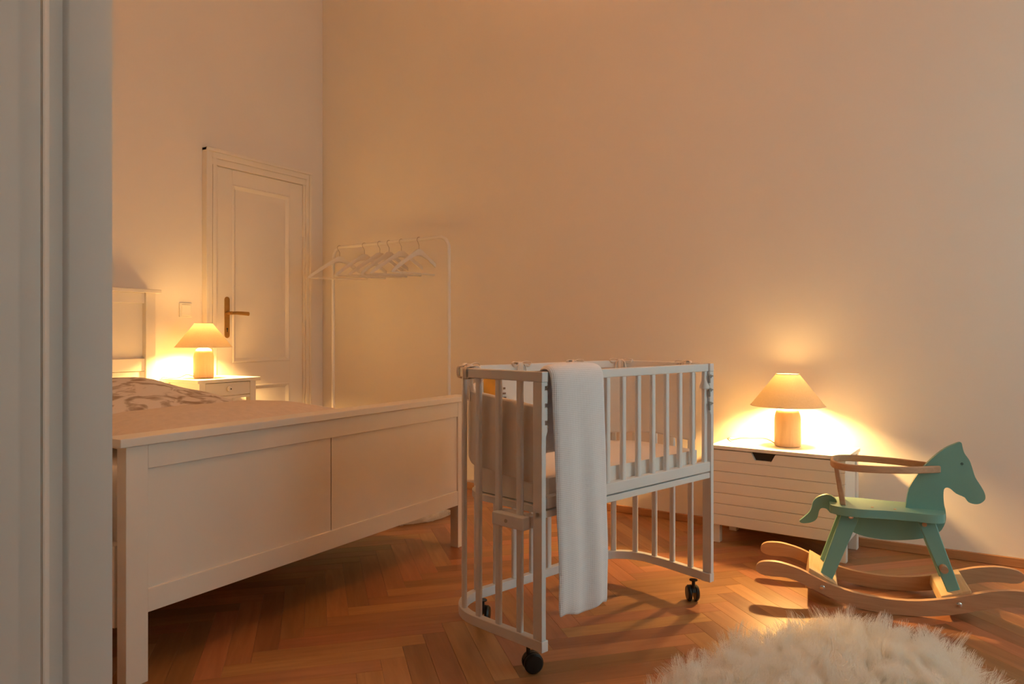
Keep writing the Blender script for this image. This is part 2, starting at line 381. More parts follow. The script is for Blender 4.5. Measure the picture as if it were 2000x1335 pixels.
def in_view(x, y, mg=0):
    Z = x * FW[0] + y * FW[1]
    if Z < .3: return None
    px = 1000 + FPX * (x * RT[0] + y * RT[1]) / Z; py = HORIZON + FPX * CAMH / Z
    return Z if (150 - mg < px < 2000 + mg and py < 1335 + mg) else None
planks = []
b1 = d1 * PW + d2 * PW; b2 = d1 * PL - d2 * PL
for i in range(-140, 140):
    for j in range(-16, 16):
        o = FO + b1 * i + b2 * j
        ch = o + d1 * PL / 2 + d2 * PW / 2; cv = o + d1 * PW / 2 + d2 * (PW + PL / 2)
        for c, a in ((ch, fa), (cv, fa + PI / 2)):
            if AX0 < c.x < 4.0 and YF < c.y < YD + .1 and not (c.x > XR + .18 and c.y < BEND[1] + .6): planks.append((c.x, c.y, a))
near = []
for p in planks:
    Z = in_view(p[0], p[1], 110)
    under_bed = 1.15 < p[0] < 2.35 and p[1] > 2.6
    if Z and p[0] > .6 and not under_bed: near.append((Z, p))
near.sort(key=lambda q: q[0]); near = near[:300]; chosen = set(p for _, p in near)
variants = []
for k in range(8):
    bm = bmesh.new(); uvl = bm.loops.layers.uv.new('grain'); plank_mesh(bm, uvl, (0, 0), 0, (k * 1.7, k * .9))
    me = bpy.data.meshes.new('plank'); bm.to_mesh(me); bm.free(); me.materials.append(M['plank']); variants.append(me)
for Z, p in near:
    o = bpy.data.objects.new('plank', variants[random.randrange(8)]); COL.objects.link(o); o.parent = floor
    o.location = (p[0], p[1], 0); o.rotation_euler = (0, 0, p[2])
bm = bmesh.new(); uvl = bm.loops.layers.uv.new('grain')
for p in planks:
    if p not in chosen: plank_mesh(bm, uvl, p, p[2], (random.uniform(0, 20), random.uniform(0, 20)))
o = finish(bm, 'further_planks', 'plank', floor, smooth=0); o['kind'] = 'stuff'

# baseboard along the right wall
bb = [(XR - .007, YF)] + [(x - .007, y) for x, y in WALLC]
struct(rail('baseboard_right', bb, .014, 0, .038, 'basewood', bevel=.003), 'low brown wooden skirting along the long wall')

# foreground door jamb: panelled lining of the wide doorway, facing the window
prof = [(XL1, .0), (.722, .0), (.716, .0015), (.711, .0055), (.700, .0075), (.690, .0085), (.684, .006), (.679, .001), (.675, .0), (.6725, .004), (.670, .004), (.668, -.001), (.640, -.001), (.637, -.0004), (.633, -.0008), (XL0, -.0008), (XL0, .03), (XL1, .03)]
jl = struct(prism_xy('trim_1', [(x, DO1 + y) for x, y in prof][::-1], 0, DOH, 'jamb', smooth=25), 'pale painted moulded door jamb in the left foreground')
struct(prism_xy('trim_2', [(x, DO0 - y) for x, y in prof], 0, DOH, 'jamb', smooth=25))

# ------------------------------------------------------------------ panelled door
YW = YD
D = struct(bpy.data.objects.new('door_1', None), 'cream panelled door with brass handle in the back corner'); COL.objects.link(D)
DX0, DX1, DZ = 2.853, 3.715, 2.085                 # outer edges of the architrave
LX0, LX1, LZ = 2.953, 3.650, 1.985                 # leaf
def arch_prof(x, side):                             # architrave section steps
    return x
bm = bmesh.new()
for (a, b, y) in ((DX0, DX0 + .018, .045), (DX0 + .018, DX0 + .05, .034), (DX0 + .05, DX0 + .056, .027), (DX0 + .056, DX0 + .082, .031), (DX0 + .082, LX0 - .003, .020)):
    abox(bm, a, b, YW - y, YW, 0, DZ)
fl_ = finish(bm, 'door_frame', 'door', D, .004)
bm = bmesh.new()
for (a, b, y) in ((DX1 - .018, DX1, .045), (DX1 - .045, DX1 - .018, .034), (LX1 + .003, DX1 - .045, .022)):
    abox(bm, a, b, YW - y, YW, 0, DZ)
finish(bm, 'door_frame', 'door', D, .004)
bm = bmesh.new()
for (a, b, y) in ((DZ - .02, DZ, .05), (DZ - .055, DZ - .02, .036), (DZ - .06, DZ - .055, .027), (LZ + .003, DZ - .06, .030)):
    abox(bm, DX0 if y > .045 else LX0 - .05, DX1 if y > .045 else LX1 + .03, YW - y, YW, a, b)
finish(bm, 'door_frame', 'door', D, .004)
leaf = bpy.data.objects.new('door_leaf', None); COL.objects.link(leaf); leaf.parent = D
yl = YW - .014
PX0, PX1 = 3.063, 3.535
pz = ((.13, .60), (.745, 1.892))
bm = bmesh.new()
abox(bm, LX0, PX0, yl, YW, .012, LZ); abox(bm, PX1, LX1, yl, YW, .012, LZ)
abox(bm, PX0, PX1, yl, YW, pz[1][1], LZ); abox(bm, PX0, PX1, yl, YW, pz[0][1], pz[1][0]); abox(bm, PX0, PX1, yl, YW, .012, pz[0][0])
finish(bm, 'door_stiles', 'door', leaf, .0015)
for z0, z1 in pz:
    bm = bmesh.new(); k1, k2 = .030, .050
    ring = [(0, -.013), (.006, -.018), (.012, -.018), (.020, -.012), (k1, -.003), (k2, -.003), (k2 + .025, -.009)]
    prev = None
    for dx, dy in ring:
        cur = [bm.verts.new(p) for p in ((PX0 + dx, YW + dy, z0 + dx), (PX1 - dx, YW + dy, z0 + dx), (PX1 - dx, YW + dy, z1 - dx), (PX0 + dx, YW + dy, z1 - dx))]
        if prev:
            for i in range(4): bm.faces.new((prev[i], prev[(i + 1) % 4], cur[(i + 1) % 4], cur[i]))
        prev = cur
    bm.faces.new(prev)
    finish(bm, 'panel', 'door', leaf, smooth=20)
box('hinge', LX1 - .004, LX1 + .008, YW - .034, YW - .012, 1.62, 1.70, 'door', D, .002); box('hinge', LX1 - .004, LX1 + .008, YW - .034, YW - .012, .93, 1.01, 'door', D, .002)
hd = bpy.data.objects.new('door_handle', None); COL.objects.link(hd); hd.parent = D; hd['label'] = 'aged brass long plate lever handle'
hx = 3.022
plate = [(hx + .019 * math.cos(a), 1.15 + .019 * math.sin(a)) for a in [PI * i / 10 for i in range(11)]] + [(hx + .019 * math.cos(a), .925 + .019 * math.sin(a)) for a in [PI + PI * i / 10 for i in range(11)]]
prism_xz('backplate', plate, yl - .004, yl, 'brass', hd, .0015)
bm = bmesh.new(); lathe(bm, [(.011, yl - .05), (.011, yl - .004)], 16, (hx, 0, 1.065), 'Y')
pts = spline([(hx, yl - .045, 1.065), (hx + .05, yl - .048, 1.066), (hx + .13, yl - .046, 1.062)], 6)
atube(bm, pts, [.008 + .003 * i / 12 for i in range(len(pts))], 10, flat=1.2)
finish(bm, 'lever', 'brass', hd)
bm = bmesh.new(); lathe(bm, [(.006, yl - .0055), (.006, yl - .003)], 14, (hx, 0, .965), 'Y'); abox(bm, hx - .0025, hx + .0025, yl - .0055, yl - .003, .945, .962)
finish(bm, 'keyhole', 'hole', hd)

sw = thing('light_switch', 'small square light switch on the wall left of the panelled door', 'switch', (2.737, YD, 1.077))
box('plate', -.041, .041, -.009, 0, -.043, .043, 'switch', sw, .003); box('rocker', -.030, .030, -.013, -.008, -.032, .032, 'switch', sw, .002)

# ------------------------------------------------------------------ bed
def lerp_(a, b, t): return a + (b - a) * t
bed = thing('bed', 'white wooden double bed with panelled footboard and tall headboard', 'bed', (0, 0, 0))
FY = 1.8575
fb0, fb1 = 1.106, 2.660
foot = bpy.data.objects.new('footboard', None); COL.objects.link(foot); foot.parent = bed
for a, b in ((fb0, fb0 + .062), (fb1 - .062, fb1)): box('leg', a, b, FY, FY + .042, 0, .637, 'bedwhite', foot, .002)
box('cap', fb0 - .022, fb1 + .022, FY - .012, FY + .075, .637, .661, 'bedwhite', foot, .003)
box('top_rail', fb0 + .062, fb1 - .062, FY + .001, FY + .05, .572, .637, 'bedwhite', foot, .0015)
box('bottom_rail', fb0 + .062, fb1 - .062, FY + .001, FY + .05, .185, .248, 'bedwhite', foot, .0015)
xm = 1.848
box('panel', fb0 + .062, xm - .002, FY + .008, FY + .03, .246, .574, 'bedwhite', foot, .0008)
box('panel', xm + .002, fb1 - .062, FY + .008, FY + .03, .246, .574, 'bedwhite', foot, .0008)
HY, hb0, hb1 = 3.885, 1.01, 2.487
head = bpy.data.objects.new('headboard', None); COL.objects.link(head); head.parent = bed
for a, b in ((hb0, hb0 + .058), (hb1 - .058, hb1)): box('leg', a, b, HY, HY + .06, 0, 1.163, 'bedwhite', head, .002)
box('cap', hb0 - .028, hb1 + .028, HY - .016, HY + .078, 1.163, 1.184, 'bedwhite', head, .003)
box('top_rail', hb0 + .058, hb1 - .058, HY + .012, HY + .045, 1.105, 1.163, 'bedwhite', head, .002)
box('middle_rail', hb0 + .058, hb1 - .058, HY + .012, HY + .045, .725, .795, 'bedwhite', head, .002)
box('panel', hb0 + .058, hb1 - .058, HY + .034, HY + .042, .795, 1.105, 'bedwhite', head, 0)
box('panel', hb0 + .058, hb1 - .058, HY + .018, HY + .042, .30, .722, 'bedwhite', head, 0)
for f, hh in ((fb0, hb0), (fb1 - .03, hb1 - .03)):
    bm = bmesh.new()
    hexa(bm, ((f, FY + .055, .15), (f + .03, FY + .055, .15), (hh + .03, HY, .15), (hh, HY, .15)), ((f, FY + .055, .37), (f + .03, FY + .055, .37), (hh + .03, HY, .37), (hh, HY, .37)))
    finish(bm, 'side_rail', 'bedwhite', bed, .003)
box('slat_base', 1.13, 2.46, FY + .07, HY - .01, .24, .28, 'pine', bed, .002)

def cushion(name, mat, hx_, hy_, hz, loc, rot=(0, 0, 0), e=.5, n=44, parent=None, wob=.0, flatbot=.25, corner=0.06, seed=0):
    rnd = random.Random(seed); ph = [rnd.uniform(0, 6.28) for _ in range(8)]
    bm = bmesh.new(); top = {}; bot = {}
    for i in range(n + 1):
        for j in range(n + 1):
            u = math.sin(PI / 2 * (-1 + 2 * i / n)); v = math.sin(PI / 2 * (-1 + 2 * j / n))
            k = max(0.0, (1 - abs(u) ** 2.4)) ** e * max(0.0, (1 - abs(v) ** 2.4)) ** e
            x = hx_ * u * (1 - corner * (1 - v * v) * abs(u) ** 3); y = hy_ * v * (1 - corner * (1 - u * u) * abs(v) ** 3)
            wv = wob * (math.sin(5 * u + ph[0] + 2 * v) + .6 * math.sin(9 * v + ph[1] + 3 * u) + .5 * math.sin(13 * u - 5 * v + ph[2])) * (k ** .6)
            t = bm.verts.new((x, y, hz * k + wv)); top[i, j] = t
            bot[i, j] = t if (i in (0, n) or j in (0, n)) else bm.verts.new((x, y, -hz * k * flatbot))
    for i in range(n):
        for j in range(n):
            bm.faces.new((top[i, j], top[i + 1, j], top[i + 1, j + 1], top[i, j + 1]))
            q = [bot[i, j + 1], bot[i + 1, j + 1], bot[i + 1, j], bot[i, j]]
            if len(set(q)) == 4:
                try: bm.faces.new(q)
                except ValueError: pass
    o = finish(bm, name, mat, parent, smooth=75); o.location = loc; o.rotation_euler = rot
    return o
bm = bmesh.new()
hexa(bm, ((1.145, FY + .075, .285), (2.595, FY + .075, .285), (2.45, HY - .02, .285), (1.05, HY - .02, .285)), ((1.145, FY + .075, .562), (2.595, FY + .075, .562), (2.45, HY - .02, .562), (1.05, HY - .02, .562)))
tag(finish(bm, 'bed_mattress', 'sheet', None, .04, seg=4), 'white sheeted mattress lying in the double bed frame', 'mattress')
tag(cushion('duvet', 'print', .66, .52, .182, (1.585, 3.02, .566), (0, 0, math.radians(-4)), .72, 60, wob=.012, flatbot=.06, seed=3), 'puffy white bedding with brown botanical print piled on the bed', 'bedding')
tag(cushion('pillow', 'beige', .505, .30, .076, (1.705, 2.29, .603), (0, 0, math.radians(-2)), .62, 50, wob=.003, flatbot=.5, seed=5), 'long plain beige pillow lying just behind the footboard', 'pillow')

bm = bmesh.new(); hp = []
for k in range(41):
    t = k / 40; hp.append((lerp_(1.092, 1.005, t) + .010 * math.sin(k * .9) + .006 * math.sin(k * 2.3), FY + .10 + t * 1.75))
arail(bm, hp, .012, lambda q: .20 + .02 * math.sin(q * 17), .575)
tag(finish(bm, 'bed_sheet', 'sheet', None, .004, smooth=60), 'white sheet hanging down the side of the bed beside the door jamb', 'sheet')

# ------------------------------------------------------------------ nightstand
ns = thing('nightstand', 'small white nightstand with one drawer beside the headboard', 'nightstand', (0, 0, 0))
nx0, nx1, ny0, ny1, nz = 2.533, 2.960, 3.570, 3.925, .676
box('top', nx0, nx1, ny0, ny1, nz - .020, nz, 'bedwhite', ns, .003)
for a in (nx0 + .022, nx1 - .062):
    for b in (ny0 + .018, ny1 - .058): box('leg', a, a + .04, b, b + .04, 0, nz - .020, 'bedwhite', ns, .002)
box('side_panel', nx0 + .03, nx0 + .048, ny0 + .058, ny1 - .058, .565, nz - .02, 'bedwhite', ns, .001); box('side_panel', nx1 - .048, nx1 - .03, ny0 + .058, ny1 - .058, .565, nz - .02, 'bedwhite', ns, .001)
box('back_panel', nx0 + .062, nx1 - .062, ny1 - .045, ny1 - .03, .565, nz - .02, 'bedwhite', ns, .001)
box('drawer_rail', nx0 + .062, nx1 - .062, ny0 + .022, ny0 + .045, .560, .574, 'bedwhite', ns, .001)
dr = box('drawer', nx0 + .064, nx1 - .064, ny0 + .020, ny1 - .05, .579, nz - .024, 'bedwhite', ns, .0015)
bm = bmesh.new(); lathe(bm, [(.008, -.006), (.009, -.012), (.017, -.016), (.018, -.022), (.014, -.027), (.004, -.0275)], 20, ((nx0 + nx1) / 2, ny0 + .026, .616), 'Y')
kn = finish(bm, 'knob', 'bedwhite', dr)
bm = bmesh.new(); lathe(bm, [(.0045, -.0285), (.0045, -.0270)], 12, ((nx0 + nx1) / 2 + .001, ny0 + .026, .616), 'Y'); finish(bm, 'knob_screw', 'hole', dr)
box('shelf', nx0 + .03, nx1 - .03, ny0 + .03, ny1 - .03, .16, .178, 'bedwhite', ns, .002)

# ------------------------------------------------------------------ table lamps
def lamp(label, loc, cordpts, tilt=0, power=1.0):
    t = thing('table_lamp', label, 'lamp', loc, tilt, 'two matching table lamps')
    bm = bmesh.new()
    prof = [(.050, 0), (.0555, .004), (.056, .02), (.056, .112)]
    for i in range(1, 13):
        a = PI / 2 * i / 12; prof.append((.022 + .034 * math.cos(a) ** .9, .112 + .062 * math.sin(a)))
    lathe(bm, prof, 44); finish(bm, 'base', 'lampwood', t)
    bm = bmesh.new(); lathe(bm, [(.010, .172), (.010, .205), (.008, .207)], 18); finish(bm, 'socket', 'switch', t)
    bm = bmesh.new()
    n = 64; rb, rtop, zb, zt = .156, .049, .180, .318
    def ringv(r, z): return [bm.verts.new((r * math.cos(2 * PI * i / n), r * math.sin(2 * PI * i / n), z)) for i in range(n)]
    R = [ringv(rb, zb), ringv(rb - (rb - rtop) * .33, zb + (zt - zb) * .33), ringv(rb - (rb - rtop) * .66, zb + (zt - zb) * .66), ringv(rtop, zt)]
    for a, b in zip(R, R[1:]):
        for i in range(n): bm.faces.new((a[i], a[(i + 1) % n], b[(i + 1) % n], b[i]))
    sh = finish(bm, 'shade', 'shade', t, smooth=60)
    for r, z in ((rb, zb), (rtop, zt)):
        bm = bmesh.new(); atube(bm, [(r * math.cos(2 * PI * i / 48), r * math.sin(2 * PI * i / 48), z) for i in range(49)], .0018, 6, caps=False)
        finish(bm, 'shade_ring', 'beige', sh)
    for k in range(3):
        a = 2 * PI * k / 3; tube('shade_spoke', [(.012 * math.cos(a), .012 * math.sin(a), .214), (.03 * math.cos(a), .03 * math.sin(a), .29), (rtop * math.cos(a), rtop * math.sin(a), zt - .002)], .0015, 'steel', sh, 6)
    bm = bmesh.new(); bmesh.ops.create_uvsphere(bm, u_segments=20, v_segments=12, radius=.019, matrix=Matrix.Translation((0, 0, .262))); finish(bm, 'bulb', 'bulb', t)
    ld = bpy.data.lights.new('lamp_light', 'POINT'); ld.energy = LAMP_WATT * power; ld.color = LAMP_COLOR; ld.shadow_soft_size = .024
    lo = bpy.data.objects.new('lamp_light', ld); COL.objects.link(lo); lo.parent = t; lo.location = (0, 0, .286)
    ls = bpy.data.lights.new('lamp_downlight', 'SPOT'); ls.energy = SPOT_WATT; ls.color = SPOT_COLOR; ls.shadow_soft_size = .025; ls.spot_size = math.radians(142); ls.spot_blend = .45
    lo = bpy.data.objects.new('lamp_downlight', ls); COL.objects.link(lo); lo.parent = t; lo.location = (0, 0, .222)
    tube('cord', spline(cordpts, 8), .0025, 'cord', t, 8)
    return t
lamp('lit lamp with wooden base and linen shade on the nightstand', (2.695, 3.745, nz + .0005), [(-.05, .02, .012), (-.09, .03, .022), (-.13, .045, .006), (-.155, .09, .003), (-.15, .17, .003), (-.15, .20, -.05), (-.15, .205, -.25)], power=1.6)

# ------------------------------------------------------------------ clothes rack and hangers
RA, RB = Vector((3.600, 3.615)), Vector((3.520, 2.585)); rd = (RB - RA).normalized(); rn = Vector((-rd.y, rd.x)); RZ = 1.515
rack = thing('clothes_rack', 'thin white metal clothes rail standing against the corner wall', 'clothes rack', (RA.x, RA.y, 0), math.atan2(rd.y, rd.x))
RL = (RB - RA).length; rr = .0115; cr = .075
fr = [(0, 0, .02), (0, 0, .6), (0, 0, RZ - cr)] + [(cr - cr * math.cos(a), 0, RZ - cr + cr * math.sin(a)) for a in [PI / 2 * i / 10 for i in range(1, 11)]]
fr += [(RL - cr + cr * math.sin(a), 0, RZ - cr + cr * math.cos(a)) for a in [PI / 2 * i / 10 for i in range(0, 11)]] + [(RL, 0, .6), (RL, 0, .02)]
tube('frame', fr, rr, 'metalwhite', rack, 12)
for x in (0, RL): tube('foot', [(x, -.10, .0125), (x, .0, .0125), (x, .19, .0125)][::1], .0115, 'metalwhite', rack, 10)
tube('lower_bar', [(0, 0, .14), (RL, 0, .14)], .009, 'metalwhite', rack, 10)
def hanger_parts(root):
    bm = bmesh.new()
    up = [(-.216, -.212), (-.205, -.196), (-.14, -.146), (-.07, -.098), (-.035, -.074), (-.018, -.063), (0, -.060), (.018, -.063), (.035, -.074), (.07, -.098), (.14, -.146), (.205, -.196), (.216, -.212)]
    lo = [(.205, -.217), (.13, -.166), (.06, -.120), (.03, -.106), (0, -.100), (-.03, -.106), (-.06, -.120), (-.13, -.166), (-.205, -.217)]
    aprism(bm, up + lo, lambda p, s: (p[0], (.0065 if s else -.0065), p[1]))
    finish(bm, 'shoulders', 'hanger', root, .002)
    tube('trouser_bar', [(-.203, .010, -.211), (.203, .010, -.211)], .0055, 'hanger', root, 8)
    pts = [(0, 0, -.044), (0, 0, -.022)]
    R0 = .0165
    pts += [(-R0 * math.cos(a) if True else 0, 0, .0 + R0 * math.sin(a) - .0035) for a in [(-35 + 215 * i / 14) * PI / 180 for i in range(15)]]
    pts = [(0, 0, -.064), (0, 0, -.036), (-.006, 0, -.024)] + [(-R0 * math.cos(a), 0, R0 * math.sin(a) - .0035) for a in [(-25 + 200 * i / 14) * PI / 180 for i in range(15)]]
    tube('hook', pts, .0017, 'steel', root, 8)
hl = ['white wooden coat hanger nearest the door, leftmost on the rail', 'white wooden coat hanger second from the left on the rail', 'white wooden coat hanger third from the left on the rail',
      'white wooden coat hanger fourth from the left on the rail', 'white wooden coat hanger fifth from the left on the rail', 'white wooden coat hanger at the right end of the rail, farthest from the door']
proto = None
hs = ((.036, -27), (.277, -17), (.420, -24), (.503, -12), (.612, -22), (.762, -10))
for i, ((s, a), lb) in enumerate(zip(hs, hl)):
    p = RA + rd * (s * 1.0 + .03)
    rot = math.radians(a) - math.radians(2)
    if i == 0:
        root = thing('coat_hanger', lb, 'hanger', (p.x, p.y, RZ), rot, 'six hangers on the clothes rail'); hanger_parts(root); proto = root
    else:
        root = proto.copy(); COL.objects.link(root); root['label'] = lb; root.location = (p.x, p.y, RZ); root.rotation_euler = (0, 0, rot)
        for ch in list(proto.children):
            c = ch.copy(); COL.objects.link(c); c.parent = root

# ------------------------------------------------------------------ bedside crib
CR = math.radians(-15.93)
crib = thing('bedside_crib', 'white slatted bedside crib on black casters', 'crib', (1.7134, .9535, 0), CR)
CL, CDp = .843, .44
ZT0, ZT1, ZB0, ZB1 = .804, .832, .077, .107
def upath(inset=0.0, n=14, y0=0.0):
    """plan centre line of the bent rails: near end, round corner, back, round corner, far end"""
    P = [(.012 + inset, y0), (.006 + inset, .10), (-.001 + inset, .20), (-.004 + inset, .27)]
    r = .15 - inset; cx, cy = .146, .277
    P += [(cx - r * math.cos(a), cy + r * math.sin(a)) for a in [PI / 2 * i / n for i in range(1, n + 1)]]
    cx2 = CL - .140
    P += [(.30, .427 - inset), (.45, .427 - inset), (.58, .427 - inset)]
    P += [(cx2 + r * math.sin(a), cy + r * math.cos(a)) for a in [PI / 2 * i / n for i in range(0, n + 1)]]
    P += [(CL + .008 - inset, .20), (CL - .002 - inset, .10), (CL - .012 - inset, y0)]
    return P
def arclen(P):
    s = [0]
    for a, b in zip(P, P[1:]): s.append(s[-1] + math.hypot(b[0] - a[0], b[1] - a[1]))
    return s
def at_s(P, S, s):
    for i in range(len(P) - 1):
        if S[i + 1] >= s:
            t = (s - S[i]) / (S[i + 1] - S[i]); a, b = P[i], P[i + 1]
            return (a[0] + (b[0] - a[0]) * t, a[1] + (b[1] - a[1]) * t), math.atan2(b[1] - a[1], b[0] - a[0])
    return P[-1], 0
U = upath()
rail('bottom_rail', U, .024, ZB0, ZB1, 'cribwhite', crib, .003, smooth=30)
rail('top_rail', U, .022, ZT0, ZT1, 'cribwhite', crib, .003, smooth=30)
def post(x0, flip):
    # outline in x-z with hook notches on the inner edge
    wd = .023; pts = [(0, ZB1), (wd, ZB1), (wd, .70)] if False else None
    zs = [.789, .742, .695]; o = [(0, ZB1), (wd * .72, ZB1), (wd * .72, .655), (wd, .668)]
    for z in zs[::-1]: o += [(wd, z - .007), (wd - .010, z - .007), (wd - .010, z + .004), (wd, z + .004)]
    o += [(wd, ZT0), (0, ZT0)]
    if flip: o = [(x0 - x, z) for x, z in o][::-1]
    else: o = [(x0 + x, z) for x, z in o]
    return prism_xz('post', o, -.004, .030, 'cribwhite', crib, .0015)
post(0, False); post(CL, True)
box('post_cap', 0, .024, -.005, .031, ZT0, ZT1, 'cribwhite', crib, .002); box('post_cap', CL - .024, CL, -.005, .031, ZT0, ZT1, 'cribwhite', crib, .002)
box('post_foot', -.001, .024, -.005, .031, ZB0, ZB1, 'cribwhite', crib, .002); box('post_foot', CL - .024, CL + .001, -.005, .031, ZB0, ZB1, 'cribwhite', crib, .002)
S = arclen(U); total = S[-1]
def slat_mesh(h, wid=.021, thk=.014):
    bm = bmesh.new(); n = 14
    prof = [(wid / 2 * math.copysign(abs(math.cos(a)) ** .6, math.cos(a)), thk / 2 * math.copysign(abs(math.sin(a)) ** .6, math.sin(a))) for a in [2 * PI * i / n for i in range(n)]]
    aprism(bm, prof, lambda p, s: (p[0], p[1], h if s else 0)); bmesh.ops.recalc_face_normals(bm, faces=bm.faces)
    me = bpy.data.meshes.new('slat'); bm.to_mesh(me); bm.free(); me.materials.append(M['cribwhite'])
    me.polygons.foreach_set('use_smooth', [True] * len(me.polygons)); me.set_sharp_from_angle(angle=math.radians(40)); return me
sm = slat_mesh(ZT0 - ZB1 + .006)
ss = []
s = .088
while s < total - .06: ss.append(s); s += (total - .176) / 17.0
for s in ss:
    (x, y), a = at_s(U, S, s)
    o = bpy.data.objects.new('slat', sm); COL.objects.link(o); o.parent = crib; o.location = (x, y, ZB1 - .003); o.rotation_euler = (0, 0, a)
# front side: sliding gate with its own rails and bars, and the rail of the bed base under it
gate = bpy.data.objects.new('front_gate', None); COL.objects.link(gate); gate.parent = crib
box('gate_top_rail', .026, CL - .026, 0, .022, ZT0 + .001, ZT1 - .001, 'cribwhite', gate, .003)
box('gate_bottom_rail', .026, CL - .010, 0, .022, .459, .493, 'cribwhite', gate, .003)
gs = slat_mesh(ZT0 - .493 + .006, .019, .015)
for k in range(10):
    x = .8085 - k * .0742
    o = bpy.data.objects.new('bar', gs); COL.objects.link(o); o.parent = gate; o.location = (x, .011, .490)
    if k == 0:
        bm = bmesh.new(); lathe(bm, [(.0095, .775), (.011, .768), (.017, .752), (.016, .746), (.0095, .745)], 18, (x, .011, 0)); finish(bm, 'bolt_collar', 'cribwhite', gate)
for z in (.789, .742, .695):
    bm = bmesh.new(); abox(bm, CL - .030, CL - .008, -.008, -.003, z - .003, z + .002); abox(bm, CL - .032, CL - .025, -.008, -.003, z - .024, z + .002); finish(bm, 'hook', 'grey', gate, .001)
# base that carries the mattress
def dshape(inset, y0):
    return [(x, y) for x, y in upath(inset, 14, y0)]
box('base_front_rail', .000, CL, .001, .021, .436, .455, 'cribwhite', crib, .002)
prism_xy('base_board', dshape(.03, .02), .436, .455, 'cribwhite', crib, .002)
(hx1, hy1), ha = at_s(U, S, .128)
bk = bpy.data.objects.new('support_block', None); COL.objects.link(bk); bk.parent = crib; bk.location = (hx1, hy1, 0); bk.rotation_euler = (0, 0, ha)
box('block', -.075, .045, -.002, .026, .396, .432, 'cribwhite', bk, .003)
box('block', -.075, .055, -.034, -.008, .396, .432, 'cribwhite', bk, .003)
bm = bmesh.new(); lathe(bm, [(.0055, .0255), (.0055, .0268)], 14, (-.010, 0, .414), 'Y'); finish(bm, 'screw', 'steel', bk)
def caster(x, y, a):
    c = bpy.data.objects.new('caster', None); COL.objects.link(c); c.parent = crib; c.location = (x, y, 0); c.rotation_euler = (0, 0, a)
    bm = bmesh.new(); lathe(bm, [(.006, .05), (.006, .074), (.014, .075), (.014, .078)], 14, (-.012, 0, 0))
    pts = [(.0275 * math.cos(t), .028 + .0275 * math.sin(t)) for t in [PI * (-.1 + 1.0 * i / 14) for i in range(15)]] + [(.019 * math.cos(t), .028 + .019 * math.sin(t)) for t in [PI * (.9 - 1.0 * i / 14) for i in range(15)]]
    aprism(bm, pts, lambda p, s: (p[0], .006 if s else -.006, p[1]))
    finish(bm, 'hood', 'black', c)
    for sy in (-1, 1):
        bm = bmesh.new(); y0 = sy * .007; y1 = sy * .021
        lathe(bm, [(.026, y0), (.0275, y0 + sy * .002), (.0275, y1 - sy * .006), (.023, y1 - sy * .001), (.010, y1)], 28, (0, 0, .0275), 'Y'); finish(bm, 'wheel', 'black', c)
    return c
caster(.026, .058, math.radians(-28)); caster(CL - .03, .062, math.radians(50))
caster(.150, .412, math.radians(38)); caster(CL - .13, .40, math.radians(30))

# mattress, bumper and blanket of the crib (things that lie in or on it)
Tc = Matrix.Translation((1.7134, .9535, 0)) @ Matrix.Rotation(CR, 4, 'Z')
cm = prism_xy('crib_mattress', dshape(.046, .026), .4585, .535, 'sheet', None, .022, seg=5)
cm.matrix_world = Tc; tag(cm, 'thin white mattress inside the bedside crib', 'mattress')
bump = thing('crib_bumper', 'white cotton bumper tied round the inside of the crib', 'crib bumper', (1.7134, .9535, 0), CR)
BP = upath(.028, 14, .045); BS = arclen(BP); 
def lerp(a, b, t): return a + (b - a) * max(0, min(1, t))
def btop(s):
    if s < .22: return lerp(.735, .768, s / .22)
    if s < .36: return lerp(.768, .80, (s - .22) / .14)
    return .796 + .006 * math.sin(s * 40)
def bbot(s):
    if s < .3: return lerp(.515, .55, s / .25)
    return lerp(.55, .565, (s - .3) / .2) + .004 * math.sin(s * 31)
BPd = []
for i in range(90):
    p, a = at_s(BP, BS, BS[-1] * (i / 89) * .9999); q = .003 * math.sin(i * .9); BPd.append((p[0] - math.sin(a) * q, p[1] + math.cos(a) * q))
o = rail('padding', BPd, .020, bbot, btop, 'bumper', bump, .007, smooth=60)
def bpos(s, off, z):
    p, a = at_s(BP, BS, s); return (p[0] + math.sin(a) * off, p[1] - math.cos(a) * off, z)
def patch(name, s0, s1, z0, z1, mat):
    bm = bmesh.new(); n = 6; off = .0135
    A = [bm.verts.new(bpos(s0 + (s1 - s0) * i / n, off, z0)) for i in range(n + 1)]; B = [bm.verts.new(bpos(s0 + (s1 - s0) * i / n, off, z1)) for i in range(n + 1)]
    for i in range(n): bm.faces.new((A[i], A[i + 1], B[i + 1], B[i]))
    return finish(bm, name, mat, bump, smooth=60)
patch('printed_patch', .402, .468, .70, .790, 'orange')['label'] = 'orange printed patch'
for s0, z0, w_, h_ in ((.490, .752, .010, .007), (.488, .736, .014, .006), (.492, .712, .012, .016), (.503, .705, .006, .012)):
    patch('printed_motif', s0, s0 + w_, z0, z0 + h_, 'printbrown')
